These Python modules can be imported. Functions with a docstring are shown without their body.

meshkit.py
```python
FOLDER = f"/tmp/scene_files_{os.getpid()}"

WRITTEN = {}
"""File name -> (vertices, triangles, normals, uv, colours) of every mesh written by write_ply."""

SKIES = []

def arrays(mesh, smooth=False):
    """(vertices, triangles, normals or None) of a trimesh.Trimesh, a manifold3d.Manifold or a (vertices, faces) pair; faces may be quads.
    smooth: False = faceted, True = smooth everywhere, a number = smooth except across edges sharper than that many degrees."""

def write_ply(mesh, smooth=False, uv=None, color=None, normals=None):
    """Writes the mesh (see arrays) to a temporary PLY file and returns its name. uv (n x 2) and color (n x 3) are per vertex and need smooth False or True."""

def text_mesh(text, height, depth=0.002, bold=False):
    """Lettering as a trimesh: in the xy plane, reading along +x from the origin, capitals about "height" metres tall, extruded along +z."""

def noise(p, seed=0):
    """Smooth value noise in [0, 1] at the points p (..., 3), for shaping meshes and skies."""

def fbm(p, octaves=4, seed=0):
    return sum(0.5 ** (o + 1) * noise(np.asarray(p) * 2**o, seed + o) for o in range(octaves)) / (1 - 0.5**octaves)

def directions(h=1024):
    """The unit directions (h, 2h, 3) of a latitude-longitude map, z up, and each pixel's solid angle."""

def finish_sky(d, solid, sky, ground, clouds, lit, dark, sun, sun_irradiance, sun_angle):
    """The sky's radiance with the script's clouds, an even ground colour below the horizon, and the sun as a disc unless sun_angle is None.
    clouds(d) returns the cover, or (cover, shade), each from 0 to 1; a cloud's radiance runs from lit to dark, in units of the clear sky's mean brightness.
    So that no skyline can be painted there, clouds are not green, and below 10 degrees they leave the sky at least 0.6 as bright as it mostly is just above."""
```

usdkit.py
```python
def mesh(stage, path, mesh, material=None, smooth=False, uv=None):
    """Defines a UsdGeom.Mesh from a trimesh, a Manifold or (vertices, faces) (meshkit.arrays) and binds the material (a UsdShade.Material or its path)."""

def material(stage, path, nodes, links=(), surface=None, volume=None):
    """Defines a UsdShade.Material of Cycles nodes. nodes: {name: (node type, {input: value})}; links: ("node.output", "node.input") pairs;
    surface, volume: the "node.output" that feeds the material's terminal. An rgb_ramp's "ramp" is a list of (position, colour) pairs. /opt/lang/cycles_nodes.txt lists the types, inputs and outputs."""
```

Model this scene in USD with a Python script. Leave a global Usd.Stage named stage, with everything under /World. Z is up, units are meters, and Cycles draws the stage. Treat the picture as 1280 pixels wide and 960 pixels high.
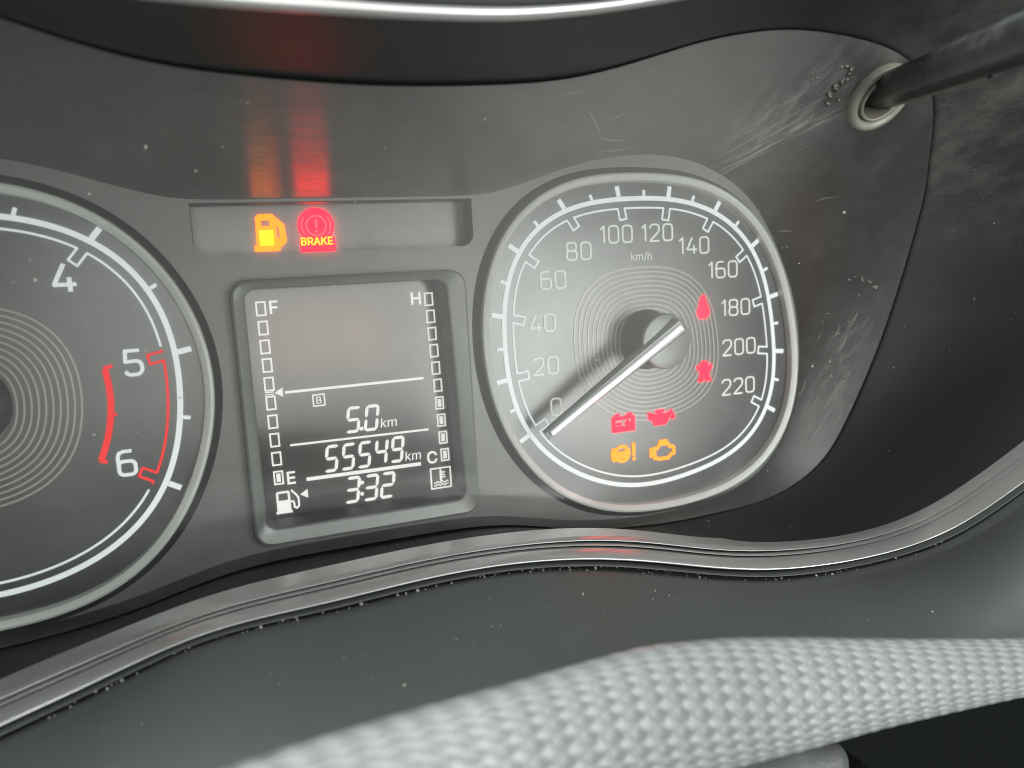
import math, random
import numpy as np, trimesh, usdkit, meshkit
from pxr import Usd, UsdGeom, UsdLux, UsdShade, Gf, Sdf
from shapely.geometry import Polygon, LineString, Point, box as sbox, MultiPolygon
from shapely.ops import unary_union
from shapely import affinity
from scipy.interpolate import CubicSpline, PchipInterpolator

random.seed(7); rng = np.random.default_rng(7)
stage = Usd.Stage.CreateInMemory()
UsdGeom.SetStageUpAxis(stage, UsdGeom.Tokens.z); UsdGeom.SetStageMetersPerUnit(stage, 1.0)
UsdGeom.Xform.Define(stage, '/World'); UsdGeom.Scope.Define(stage, '/World/Looks')

# ------------------------------------------------------------------ camera, lamps, exposure
# Lengths below are in u = 0.2 m, the distance from the lens of the camera to the plane of the dials.
# x runs right along the dials, z up, d out of the dials towards the driver (world y = -d).
U, Z0 = 0.2, 0.95
FPX = 955.0                                               # focal length in pixels of a 1280 wide picture
_H = np.array([2565., -277., FPX]); _V = np.array([386., 6870., FPX])
CX = _H / np.linalg.norm(_H); CZ = _V - (_V @ CX) * CX; CZ /= np.linalg.norm(CZ); CN = np.cross(CX, CZ)
R3 = np.array([CX, CN, -CZ])                              # camera axes -> world axes
cam = UsdGeom.Camera.Define(stage, '/World/camera')
right, down, fwd = R3[:, 0], R3[:, 1], R3[:, 2]
cam.AddTransformOp().Set(Gf.Matrix4d(*right, 0, *(-down), 0, *(-fwd), 0, 0, -1.0 * U, Z0, 1))
cam.CreateHorizontalApertureAttr(36.0); cam.CreateVerticalApertureAttr(27.0)
cam.CreateFocalLengthAttr(36.0 * FPX / 1280)
cam.CreateClippingRangeAttr(Gf.Vec2f(0.005, 100))
cam.CreateFStopAttr(13.0); cam.CreateFocusDistanceAttr(0.205)
cam.CreateExposureAttr(0.35)

def lamp(name, pos, look, w, h, power, color=(1, 1, 1)):
    """a window-like area lamp at pos (u), facing the point look (u), w x h u"""
    l = UsdLux.RectLight.Define(stage, '/World/' + name)
    l.CreateWidthAttr(w * U); l.CreateHeightAttr(h * U); l.CreateIntensityAttr(power); l.CreateColorAttr(Gf.Vec3f(*color))
    p, q = np.array(pos, float), np.array(look, float)
    b = (p - q) / np.linalg.norm(p - q); r = np.cross([0, 0, 1.0], b); r /= np.linalg.norm(r); u = np.cross(b, r)
    l.AddTransformOp().Set(Gf.Matrix4d(*r, 0, *u, 0, *b, 0, p[0] * U, p[1] * U, p[2] * U + Z0, 1))
    return l
lamp('cabin_light', (0.30, -3.0, 0.55), (0.30, 0, 0.55), 2.1, 2.5, 2.5, (0.98, 1.0, 0.97))
lamp('cabin_light_low', (1.75, -3.0, -0.35), (1.75, 0, -0.35), 1.2, 2.6, 8.6, (0.98, 1.0, 0.98))
lamp('windscreen_light', (-0.5, -0.4, 3.4), (-0.2, -0.5, 0), 3.2, 2.2, 14.0, (0.95, 1.0, 0.98))
lamp('added_warm_patch_lamp', (0.47, -2.6, -0.22), (0.47, 0, -0.22), 0.62, 0.34, 1.7, (1.0, .56, .36))  # added lamp out of view, puts a warm reflected patch on the display
dome = UsdLux.DomeLight.Define(stage, '/World/cabin_ambient')
dome.CreateIntensityAttr(0.10); dome.CreateColorAttr(Gf.Vec3f(0.88, 1.0, 0.96))

# ------------------------------------------------------------------ helpers
def at(px, py, d=0.0):
    """(x, z) in u of the point that lies d u in front of the dial plane and is seen at picture point px, py"""
    q = np.array([px - 640, py - 480, FPX]); q = q * (1.0 - d) / (q @ CN)
    return np.array([q @ CX, -(q @ CZ)])
def at3(px, py, d=0.0):
    x, z = at(px, py, d); return np.array([x, -d, z])
taken = {}
def path_for(parent, name):
    base = (parent if isinstance(parent, str) else str(parent.GetPath())) + '/' + name
    n = taken.get(base, -1) + 1; taken[base] = n
    return base if n == 0 else f'{base}_{n:03d}'
origin = {}
def thing(name, label, cat, org=(0, 0, 0), group=None):
    p = path_for('/World', name); x = UsdGeom.Xform.Define(stage, p)
    x.AddTranslateOp().Set(Gf.Vec3d(org[0] * U, org[1] * U, org[2] * U + Z0)); origin[p] = np.array(org, float)
    o = x.GetPrim(); o.SetCustomDataByKey('label', label); o.SetCustomDataByKey('category', cat)
    if group: o.SetCustomDataByKey('group', group)
    return o
def obj(name, mesh, mat, parent, label=None, smooth=False, kind=None):
    """one Mesh prim, given in u, under a thing or a part"""
    v, f, n = meshkit.arrays(mesh, smooth)
    pp = str(parent.GetPath()); org = origin[pp]
    p = path_for(parent, name); origin[p] = org
    m = UsdGeom.Mesh.Define(stage, p)
    from pxr import Vt
    m.CreatePointsAttr(Vt.Vec3fArray.FromNumpy(((v - org) * U).astype(np.float32)))
    m.CreateFaceVertexCountsAttr(Vt.IntArray.FromNumpy(np.full(len(f), 3, np.int32)))
    m.CreateFaceVertexIndicesAttr(Vt.IntArray.FromNumpy(f.astype(np.int32).ravel()))
    m.CreateSubdivisionSchemeAttr('none')
    if n is not None:
        m.CreateNormalsAttr(Vt.Vec3fArray.FromNumpy(n.astype(np.float32))); m.SetNormalsInterpolation('vertex')
    UsdShade.MaterialBindingAPI.Apply(m.GetPrim()).Bind(M[mat])
    o = m.GetPrim()
    if label: o.SetCustomDataByKey('label', label)
    if kind: o.SetCustomDataByKey('kind', kind)
    return o
def geoms(g): return [x for x in getattr(g, 'geoms', [g]) if x.geom_type == 'Polygon' and x.area > 1e-9]
def plate(poly, d0, d1):
    """a plane figure (x, z) as a plate from depth d0 to d1"""
    out = []
    for g in geoms(poly):
        m = trimesh.creation.extrude_polygon(g, d1 - d0, engine='earcut')
        v = m.vertices; out.append(trimesh.Trimesh(np.c_[v[:, 0], -(d0 + v[:, 2]), v[:, 1]], m.faces, process=False))
    return trimesh.util.concatenate(out)
def grid(P, close_u=False, close_v=False):
    """quads over a (n, m, 3) array of points"""
    n, m = P.shape[:2]; i = np.arange(n if close_u else n - 1); j = np.arange(m if close_v else m - 1)
    I, J = np.meshgrid(i, j, indexing='ij'); I2, J2 = (I + 1) % n, (J + 1) % m
    f = np.stack([I * m + J, I2 * m + J, I2 * m + J2, I * m + J2], -1).reshape(-1, 4)
    return (P.reshape(-1, 3), np.vstack([f[:, [0, 1, 2]], f[:, [0, 2, 3]]]))
def spline(pts, n, closed=False):
    pts = np.asarray(pts, float)
    if closed: pts = np.vstack([pts, pts[:1]])
    t = np.r_[0, np.cumsum(np.linalg.norm(np.diff(pts, axis=0), axis=1) ** 0.5)]
    c = CubicSpline(t, pts, bc_type='periodic') if closed else PchipInterpolator(t, pts)
    s = np.linspace(0, t[-1], n, endpoint=not closed); return c(s)
def noise_disp(P, s, a, seed=0): return (meshkit.fbm(np.asarray(P) * s, 3, seed) - .5) * a

# ------------------------------------------------------------------ materials
M = {}
def plastic(name, base, rough, bump=0.0, scale=900, dust=0.0, ior=1.5, metallic=0.0, dust_scale=45, rvar=0.08, brushed=None):
    n = {'tc': ('texture_coordinate', {}),
         'p': ('principled_bsdf', {'base_color': base, 'roughness': rough, 'ior': ior, 'metallic': metallic}),
         'nd': ('noise_texture', {'scale': dust_scale, 'detail': 6, 'roughness': .65}),
         'rd': ('rgb_ramp', {'ramp': [(0, (0, 0, 0)), (.45, (0, 0, 0)), (.75, (1, 1, 1)), (1, (1, 1, 1))]}),
         'ds': ('math', {'math_type': 'multiply', 'value2': dust}),
         'mx': ('mix_color', {'a': base, 'b': (.34, .34, .31)}),
         'rm': ('map_range', {'from_min': 0.3, 'from_max': .7, 'to_min': rough - rvar, 'to_max': rough + rvar})}
    l = [('tc.object', 'nd.vector'), ('nd.fac', 'rd.fac'), ('rd.color', 'ds.value1'), ('ds.value', 'mx.fac'), ('mx.result', 'p.base_color'), ('nd.fac', 'rm.value'), ('rm.result', 'p.roughness')]
    if brushed:                                          # drawn lines along x
        n['mb'] = ('mapping', {'scale': (30, brushed[0], brushed[0])}); n['nb'] = ('noise_texture', {'scale': 1, 'detail': 1})
        n['b'] = ('bump', {'strength': 1.0, 'distance': brushed[1]})
        n['rr'] = ('map_range', {'from_min': 0, 'from_max': 1, 'to_min': .46, 'to_max': rough}); l = [x for x in l if x[1] != 'p.roughness'] + [('rr.result', 'p.roughness')]
        n['dm'] = ('vector_math', {'math_type': 'dot_product', 'vector2': (-.2, 0, 1)}); n['ms'] = ('map_range', {'range_type': 'smoothstep', 'from_min': .0, 'from_max': .05 * U, 'to_min': 0, 'to_max': 1, 'clamp': True})
        l += [('tc.object', 'dm.vector1'), ('dm.value', 'ms.value'), ('ms.result', 'b.strength'), ('ms.result', 'rr.value'), ('tc.object', 'mb.vector'), ('mb.vector', 'nb.vector'), ('nb.fac', 'b.height'), ('b.normal', 'p.normal')]
    elif bump:
        n['nb'] = ('noise_texture', {'scale': scale, 'detail': 2})
        n['b'] = ('bump', {'strength': bump, 'distance': .0004})
        l += [('tc.object', 'nb.vector'), ('nb.fac', 'b.height'), ('b.normal', 'p.normal')]
    M[name] = usdkit.material(stage, '/World/Looks/' + name, n, l, surface='p.BSDF')
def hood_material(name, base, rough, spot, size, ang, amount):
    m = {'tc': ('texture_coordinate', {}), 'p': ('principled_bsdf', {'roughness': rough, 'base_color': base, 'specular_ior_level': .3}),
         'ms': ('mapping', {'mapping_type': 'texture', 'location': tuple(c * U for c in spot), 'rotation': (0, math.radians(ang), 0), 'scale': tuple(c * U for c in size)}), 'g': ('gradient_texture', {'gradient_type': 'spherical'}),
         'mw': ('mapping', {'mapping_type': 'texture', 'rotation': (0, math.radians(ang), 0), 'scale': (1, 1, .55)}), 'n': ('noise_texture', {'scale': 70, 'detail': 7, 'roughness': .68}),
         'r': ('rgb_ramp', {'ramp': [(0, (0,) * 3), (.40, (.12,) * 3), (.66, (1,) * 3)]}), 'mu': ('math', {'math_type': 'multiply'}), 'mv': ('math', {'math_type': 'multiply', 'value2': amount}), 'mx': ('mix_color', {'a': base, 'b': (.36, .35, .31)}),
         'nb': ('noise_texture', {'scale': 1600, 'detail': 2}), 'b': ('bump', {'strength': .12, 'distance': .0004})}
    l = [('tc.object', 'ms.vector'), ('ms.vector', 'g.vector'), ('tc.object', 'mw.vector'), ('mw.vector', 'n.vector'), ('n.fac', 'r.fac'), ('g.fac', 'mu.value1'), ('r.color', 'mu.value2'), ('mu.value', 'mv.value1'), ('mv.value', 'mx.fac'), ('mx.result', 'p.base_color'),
         ('tc.object', 'nb.vector'), ('nb.fac', 'b.height'), ('b.normal', 'p.normal')]
    M[name] = usdkit.material(stage, '/World/Looks/' + name, m, l, surface='p.BSDF')
def glow(name, color, strength, base=(.02, .02, .02)):
    M[name] = usdkit.material(stage, '/World/Looks/' + name, {'p': ('principled_bsdf', {'base_color': base, 'roughness': .9, 'specular_ior_level': 0.0, 'emission_color': color, 'emission_strength': strength})}, [], surface='p.BSDF')
plastic('face_plastic', (.085, .089, .084), .36, bump=.26, scale=3600, dust=.10, ior=1.7)
plastic('strip_plastic', (.105, .108, .104), .28, bump=.03, scale=2600, dust=.05, ior=1.8)
plastic('dial_plastic', (.021, .022, .021), .29, dust=.03, ior=1.85, rvar=.03)
plastic('groove_plastic', (.30, .29, .26), .3, ior=1.8)
plastic('frame_plastic', (.13, .137, .13), .32, bump=.06, scale=2600, dust=.06, ior=1.7)
plastic('ring_paint', (.58, .595, .575), .30, ior=1.5, metallic=.1)
plastic('ring_side', (.022, .024, .024), .5)
plastic('housing_plastic', (.036, .037, .035), .25, dust=.05, ior=1.6, dust_scale=260, rvar=.015, brushed=(4200, .00021))
plastic('panel_plastic', (.07, .076, .072), .44, bump=.08, scale=2200, dust=.015, ior=1.5, dust_scale=150, rvar=.02)
plastic('silver_paint', (.50, .50, .488), .24, metallic=.6, dust=.0, rvar=.0)
plastic('groove_black', (.012, .012, .012), .4)
plastic('rubber_black', (.004, .005, .005), .7, ior=1.15)
plastic('stalk_plastic', (.022, .023, .023), .34, bump=.05, scale=700, dust=.12, dust_scale=160)
plastic('collar_plastic', (.16, .15, .122), .35, bump=.3, scale=400, dust=.3)
plastic('column_plastic', (.05, .052, .049), .5, bump=.3, scale=1500, dust=.2)
plastic('cap_plastic', (.17, .178, .178), .33, ior=1.7)
plastic('cap_side', (.06, .064, .066), .4)
M['weave_vinyl'] = usdkit.material(stage, '/World/Looks/weave_vinyl', {'a': ('attribute', {'attribute': 'strand'}), 'tc': ('texture_coordinate', {}), 'n': ('noise_texture', {'scale': 90, 'detail': 5}),
    'w': ('mix_color', {'a': (.205, .214, .216), 'b': (.175, .183, .185)}), 'd': ('mix_color', {'a': (.098, .104, .105), 'b': (.122, .128, .128)}), 'm': ('mix_color', {}), 'p': ('principled_bsdf', {'roughness': .34, 'ior': 1.5})},
    [('tc.object', 'n.vector'), ('n.fac', 'w.fac'), ('n.fac', 'd.fac'), ('a.fac', 'm.fac'), ('d.result', 'm.a'), ('w.result', 'm.b'), ('m.result', 'p.base_color')], surface='p.BSDF')
plastic('dust_grain', (.36, .355, .32), .8)
plastic('glue', (.055, .055, .045), .25, ior=1.5)
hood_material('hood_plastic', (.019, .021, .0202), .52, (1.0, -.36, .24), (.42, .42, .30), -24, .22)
glow('print_white', (.86, .95, 1.0), .30, (.62, .64, .63))
glow('print_beige', (.9, .95, .9), .24, (.60, .61, .57))
glow('print_red', (1, .06, .06), .42, (.65, .03, .03))
glow('lcd_white', (1, .97, .95), .62, (.3, .3, .3))
glow('lamp_red', (1, .0, .014), 6.0)
glow('lamp_dark_red', (1, .10, .14), 1.3)
glow('strip_red', (1, .0, .010), 7.0)
glow('strip_amber', (1, .12, .0), 3.6)
glow('lamp_amber', (1, .21, .004), 2.3)
glow('lamp_yellow', (1, .45, .0), 2.6)
glow('needle_white', (1, 1, 1), .25, (.75, .76, .76))
M['lcd_glass'] = usdkit.material(stage, '/World/Looks/lcd_glass', {'tc': ('texture_coordinate', {}), 'n': ('noise_texture', {'scale': 55, 'detail': 1}), 'r': ('rgb_ramp', {'ramp': [(.3, (.018, .021, .022)), (.55, (.028, .027, .024)), (.75, (.05, .032, .022))]}),  # faint warm patches in the ramp: reflections painted into the display colour
    'p': ('principled_bsdf', {'roughness': .16, 'ior': 1.85})}, [('tc.object', 'n.vector'), ('n.fac', 'r.fac'), ('r.color', 'p.base_color')], surface='p.BSDF')
# clear cover: thin clear sheet, a little dust, a reflection veil painted as pale film, and a bundle of rubbed scratches beside the knob
M['clear_cover'] = usdkit.material(stage, '/World/Looks/clear_cover', {
    'tc': ('texture_coordinate', {}),
    'fr': ('fresnel', {'IOR': 1.45}), 'tr': ('transparent_bsdf', {'color': (.97, .98, .97)}), 'gl': ('glossy_bsdf', {'roughness': .12, 'color': (1, 1, 1)}), 'm1': ('mix_closure', {}), 'hz': ('refraction_bsdf', {'IOR': 1.04, 'roughness': 1.0}), 'm0': ('mix_closure', {'fac': .16}),
    'n': ('noise_texture', {'scale': 110, 'detail': 7, 'roughness': .75}), 'r': ('rgb_ramp', {'ramp': [(0, (.008,) * 3), (.5, (.012,) * 3), (.75, (.035,) * 3)]}),
    'mp': ('mapping', {'mapping_type': 'texture', 'rotation': (0, math.radians(-26), 0), 'scale': (1.0, 1.0, .022)}), 'ns': ('noise_texture', {'scale': 26, 'detail': 4, 'roughness': .6}),
    'rs': ('rgb_ramp', {'ramp': [(0, (0,) * 3), (.54, (0,) * 3), (.62, (1,) * 3)]}),
    'ms': ('mapping', {'mapping_type': 'texture', 'location': (.640 * U, -.25 * U, .146 * U), 'rotation': (0, math.radians(-26), 0), 'scale': (.026, .06, .010)}), 'gs': ('gradient_texture', {'gradient_type': 'spherical'}),
    'mu': ('math', {'math_type': 'multiply'}), 'mv': ('math', {'math_type': 'multiply', 'value2': .16}), 'ad': ('math', {'math_type': 'add'}),
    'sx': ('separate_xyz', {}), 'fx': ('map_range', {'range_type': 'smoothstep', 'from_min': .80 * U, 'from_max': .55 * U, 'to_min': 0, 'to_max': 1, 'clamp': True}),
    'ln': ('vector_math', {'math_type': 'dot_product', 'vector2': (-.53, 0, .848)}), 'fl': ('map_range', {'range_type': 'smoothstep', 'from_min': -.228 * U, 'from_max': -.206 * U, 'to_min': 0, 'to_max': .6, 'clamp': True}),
    'mm': ('math', {'math_type': 'maximum'}), 'mf': ('math', {'math_type': 'multiply', 'value2': .12}), 'fz': ('map_range', {'range_type': 'smoothstep', 'from_min': -.40 * U, 'from_max': -.05 * U, 'to_min': .25, 'to_max': 1, 'clamp': True}), 'fw': ('map_range', {'range_type': 'smoothstep', 'from_min': -.1 * U, 'from_max': .42 * U, 'to_min': .2, 'to_max': 1, 'clamp': True}), 'mh': ('math', {'math_type': 'multiply'}), 'mg': ('math', {'math_type': 'multiply'}), 'a2': ('math', {'math_type': 'add'}),  # paler left and centre: reflection veil painted into the diffuse mix
    'mq': ('mapping', {'mapping_type': 'texture', 'location': (.90 * U, -.09 * U, -.19 * U), 'rotation': (0, math.radians(15), 0), 'scale': (.014, .05, .034)}), 'gq': ('gradient_texture', {'gradient_type': 'spherical'}),
    'mw': ('mapping', {'mapping_type': 'texture', 'rotation': (0, math.radians(-60), 0), 'scale': (1.0, 1.0, .3)}), 'nq': ('noise_texture', {'scale': 120, 'detail': 6, 'roughness': .7}), 'rq': ('rgb_ramp', {'ramp': [(0, (0,) * 3), (.46, (0,) * 3), (.62, (1,) * 3)]}), 'uq': ('math', {'math_type': 'multiply'}), 'vq': ('math', {'math_type': 'multiply', 'value2': .10}), 'a3': ('math', {'math_type': 'add'}),
    'mr': ('mapping', {'mapping_type': 'texture', 'location': (.66 * U, -.28 * U, .185 * U), 'rotation': (0, math.radians(-26), 0), 'scale': (.024, .06, .012)}), 'gr': ('gradient_texture', {'gradient_type': 'spherical'}), 'a4': ('math', {'math_type': 'add'}),
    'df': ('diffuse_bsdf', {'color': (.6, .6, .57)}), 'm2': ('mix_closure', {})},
    [('fr.fac', 'm1.fac'), ('tr.BSDF', 'm0.closure1'), ('hz.BSDF', 'm0.closure2'), ('m0.closure', 'm1.closure1'), ('gl.BSDF', 'm1.closure2'), ('tc.object', 'n.vector'), ('n.fac', 'r.fac'),
     ('tc.object', 'mp.vector'), ('mp.vector', 'ns.vector'), ('ns.fac', 'rs.fac'), ('tc.object', 'ms.vector'), ('ms.vector', 'gs.vector'), ('gs.fac', 'mu.value1'), ('rs.color', 'mu.value2'), ('mu.value', 'mv.value1'),
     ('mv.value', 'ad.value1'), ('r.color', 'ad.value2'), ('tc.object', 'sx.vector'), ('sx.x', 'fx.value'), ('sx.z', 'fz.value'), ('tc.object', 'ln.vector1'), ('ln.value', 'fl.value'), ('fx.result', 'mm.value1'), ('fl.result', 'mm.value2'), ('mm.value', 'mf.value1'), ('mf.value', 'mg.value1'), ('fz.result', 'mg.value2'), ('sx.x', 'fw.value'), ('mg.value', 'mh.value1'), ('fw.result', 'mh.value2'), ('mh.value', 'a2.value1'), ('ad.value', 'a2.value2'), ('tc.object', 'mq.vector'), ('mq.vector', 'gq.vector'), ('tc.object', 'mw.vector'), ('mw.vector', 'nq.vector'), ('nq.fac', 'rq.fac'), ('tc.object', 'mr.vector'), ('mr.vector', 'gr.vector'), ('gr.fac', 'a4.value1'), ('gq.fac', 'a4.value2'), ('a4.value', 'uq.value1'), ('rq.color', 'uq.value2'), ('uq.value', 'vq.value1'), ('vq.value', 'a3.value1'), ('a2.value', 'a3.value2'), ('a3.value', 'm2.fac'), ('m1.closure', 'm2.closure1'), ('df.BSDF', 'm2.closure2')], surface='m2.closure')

# ------------------------------------------------------------------ outlines of the cluster (x, z)
XC = 0.158                                                # plane of symmetry of the cluster
def mirrored(half): h = np.array(half); return np.vstack([h, np.c_[2 * XC - h[-2:0:-1, 0], h[-2:0:-1, 1]]])
mask_half = [(.158, .112), (.25, .112), (.33, .113), (.375, .119), (.44, .138), (.514, .158), (.60, .167), (.67, .160), (.735, .136), (.79, .095), (.838, .02), (.868, -.06), (.879, -.135), (.872, -.21), (.842, -.288), (.785, -.342), (.70, -.367), (.60, -.375), (.45, -.360), (.33, -.334), (.158, -.328)]
lens_half = [(.158, .186), (.262, .189), (.347, .196), (.42, .211), (.491, .230), (.55, .241), (.614, .246), (.721, .240), (.79, .226), (.844, .203), (.882, .171), (.92, .120), (.945, .077), (.972, -.012), (.98, -.10), (.968, -.185), (.915, -.303), (.85, -.352), (.78, -.373), (.69, -.3795), (.60, -.380), (.45, -.364), (.33, -.338), (.158, -.332)]
mask = spline(mirrored(mask_half), 720, True); rim = spline(mirrored(lens_half), 720, True)
def lens_d(z): return .032 + .27 * (np.maximum(np.asarray(z) + .36, 0) / .6) ** 2
PC = np.array([XC, -.11])
def by_angle(curve, n=720):
    q = curve - PC; t = np.unwrap(np.arctan2(q[:, 1], q[:, 0])); r = np.hypot(q[:, 0], q[:, 1])
    if t[-1] < t[0]: t, r = t[::-1], r[::-1]
    T = np.linspace(-np.pi, np.pi, n, endpoint=False)
    return T, np.interp(T, np.r_[t - 2 * np.pi, t, t + 2 * np.pi], np.r_[r, r, r])
TA, mask_r = by_angle(mask); _, rim_r = by_angle(rim)
def pol(r): return np.c_[PC[0] + r * np.cos(TA), PC[1] + r * np.sin(TA)]
mask_c, rim_c = pol(mask_r), pol(rim_r)

cluster = thing('instrument_cluster', 'car instrument cluster with two round dials and a small display behind a dusty clear cover', 'instrument cluster')
# face panel with the display opening and the tell-tale strip let into it
lcd_in = [(.0295, .0035), (.2835, .0035), (.2935, -.2990), (.0290, -.2990)]
lcd_hole = Polygon(lcd_in).buffer(-.014).buffer(.014)
strip = sbox(-.0215, .0462, .3305, .1085)
strip = unary_union([strip.buffer(-.016).buffer(.016), sbox(-.0215, .07, .3305, .1085)])
face_poly = Polygon(mask_c).buffer(.002).difference(lcd_hole.buffer(.004)).difference(strip)
face = obj('face_panel', plate(face_poly, -.012, 0), 'face_plastic', cluster)
def walls(poly, d0, d1, thick=.004):
    return plate(poly.buffer(thick, join_style=2).difference(poly), d0, d1)
obj('strip_recess', trimesh.util.concatenate([plate(strip.buffer(.004), -.044, -.040)]), 'strip_plastic', face)
obj('strip_wall', walls(strip, -.040, -.0005), 'ring_side', face)
# moulded inner housing from the face out to the rim of the clear cover
rows = []
for s in np.linspace(0, 1, 26):
    xz = mask_c + (rim_c - mask_c) * s ** 1.2
    d1 = lens_d(rim_c[:, 1]); k = s + .06 * math.sin(math.pi * s)
    c = mask_c + (rim_c - mask_c) * (s ** 1.12)[..., None] if False else xz
    rows.append(np.c_[c[:, 0], -(d1 * k), c[:, 1]])
obj('inner_housing', grid(np.array(rows), close_v=True), 'housing_plastic', cluster, smooth=True)

# ------------------------------------------------------------------ dials
def fourier(c, t):
    r = np.full_like(t, c[0])
    for k in range(1, 7): r += c[2 * k - 1] * np.cos(k * t) + c[2 * k] * np.sin(k * t)
    return r
TD = np.linspace(0, 2 * np.pi, 360, endpoint=False)
def closed(c, ctr, off=0.0, scale=1.0, t=TD):
    r = fourier(c, t) * scale
    p = np.c_[ctr[0] + r * np.cos(t), ctr[1] + r * np.sin(t)]
    if off:
        tg = np.roll(p, -1, 0) - np.roll(p, 1, 0); nn = np.c_[tg[:, 1], -tg[:, 0]]; p = p + off * nn / np.linalg.norm(nn, axis=1, keepdims=True)
    return p
def stroke(pts, w, cap=2): return LineString(pts).buffer(w / 2, cap_style=cap, join_style=1, quad_segs=4)
def glyph(ch):
    """square-shouldered dial figures as strokes, box 0.62 x 1"""
    rr = lambda x0, y0, x1, y1, r: sbox(x0, y0, x1, y1).buffer(-r).buffer(r, quad_segs=4).exterior.coords
    W = .6
    L = {'0': [rr(0, 0, W, 1, .2)], '1': [[(.08, .8), (.3, 1), (.3, 0)]],
         '2': [[(0, .78), (.04, .92), (.16, 1), (.44, 1), (.56, .93), (.6, .8), (.58, .62), (.5, .5), (.03, .06), (0, 0), (W, 0)]],
         '4': [[(.34, 1), (.0, .3), (0, .26), (.66, .26)], [(.46, .52), (.46, 0)]],
         '5': [[(.56, 1), (.05, 1), (.02, .55), (.42, .57), (.56, .5), (.6, .36), (.6, .18), (.52, .05), (.4, 0), (.16, 0), (.05, .05), (0, .17)]],
         '6': [rr(0, 0, W, .58, .18), [(0, .25), (0, .78), (.06, .94), (.2, 1), (.52, 1)]],
         '8': [rr(.02, .52, W - .02, 1, .17), rr(0, 0, W, .53, .18)]}[ch]
    return L, (.34 if ch == '1' else W)
def number(text, h, w=.15, sx=1.0):
    parts, x = [], 0.0
    for ch in text:
        L, adv = glyph(ch)
        for s in L: parts.append(affinity.translate(stroke(list(s), w), x, 0))
        x += adv + .27
    g = unary_union(parts); b = g.bounds
    g = affinity.translate(g, -(b[0] + b[2]) / 2, -(b[1] + b[3]) / 2)
    k = h / (b[3] - b[1]); return affinity.scale(g, k * sx, k, origin=(0, 0))
def place(g, xz, rot=0): return affinity.translate(affinity.rotate(g, rot, origin=(0, 0)), xz[0], xz[1])
def text_poly(text, h, bold=False):
    m = meshkit.text_mesh(text, h, .001, bold); b = m.bounds
    g = unary_union([Polygon(m.vertices[f][:, :2]) for f, n in zip(m.faces, m.face_normals) if n[2] > .5])
    return affinity.translate(g, -(b[0][0] + b[1][0]) / 2, -(b[0][1] + b[1][1]) / 2)

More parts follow.
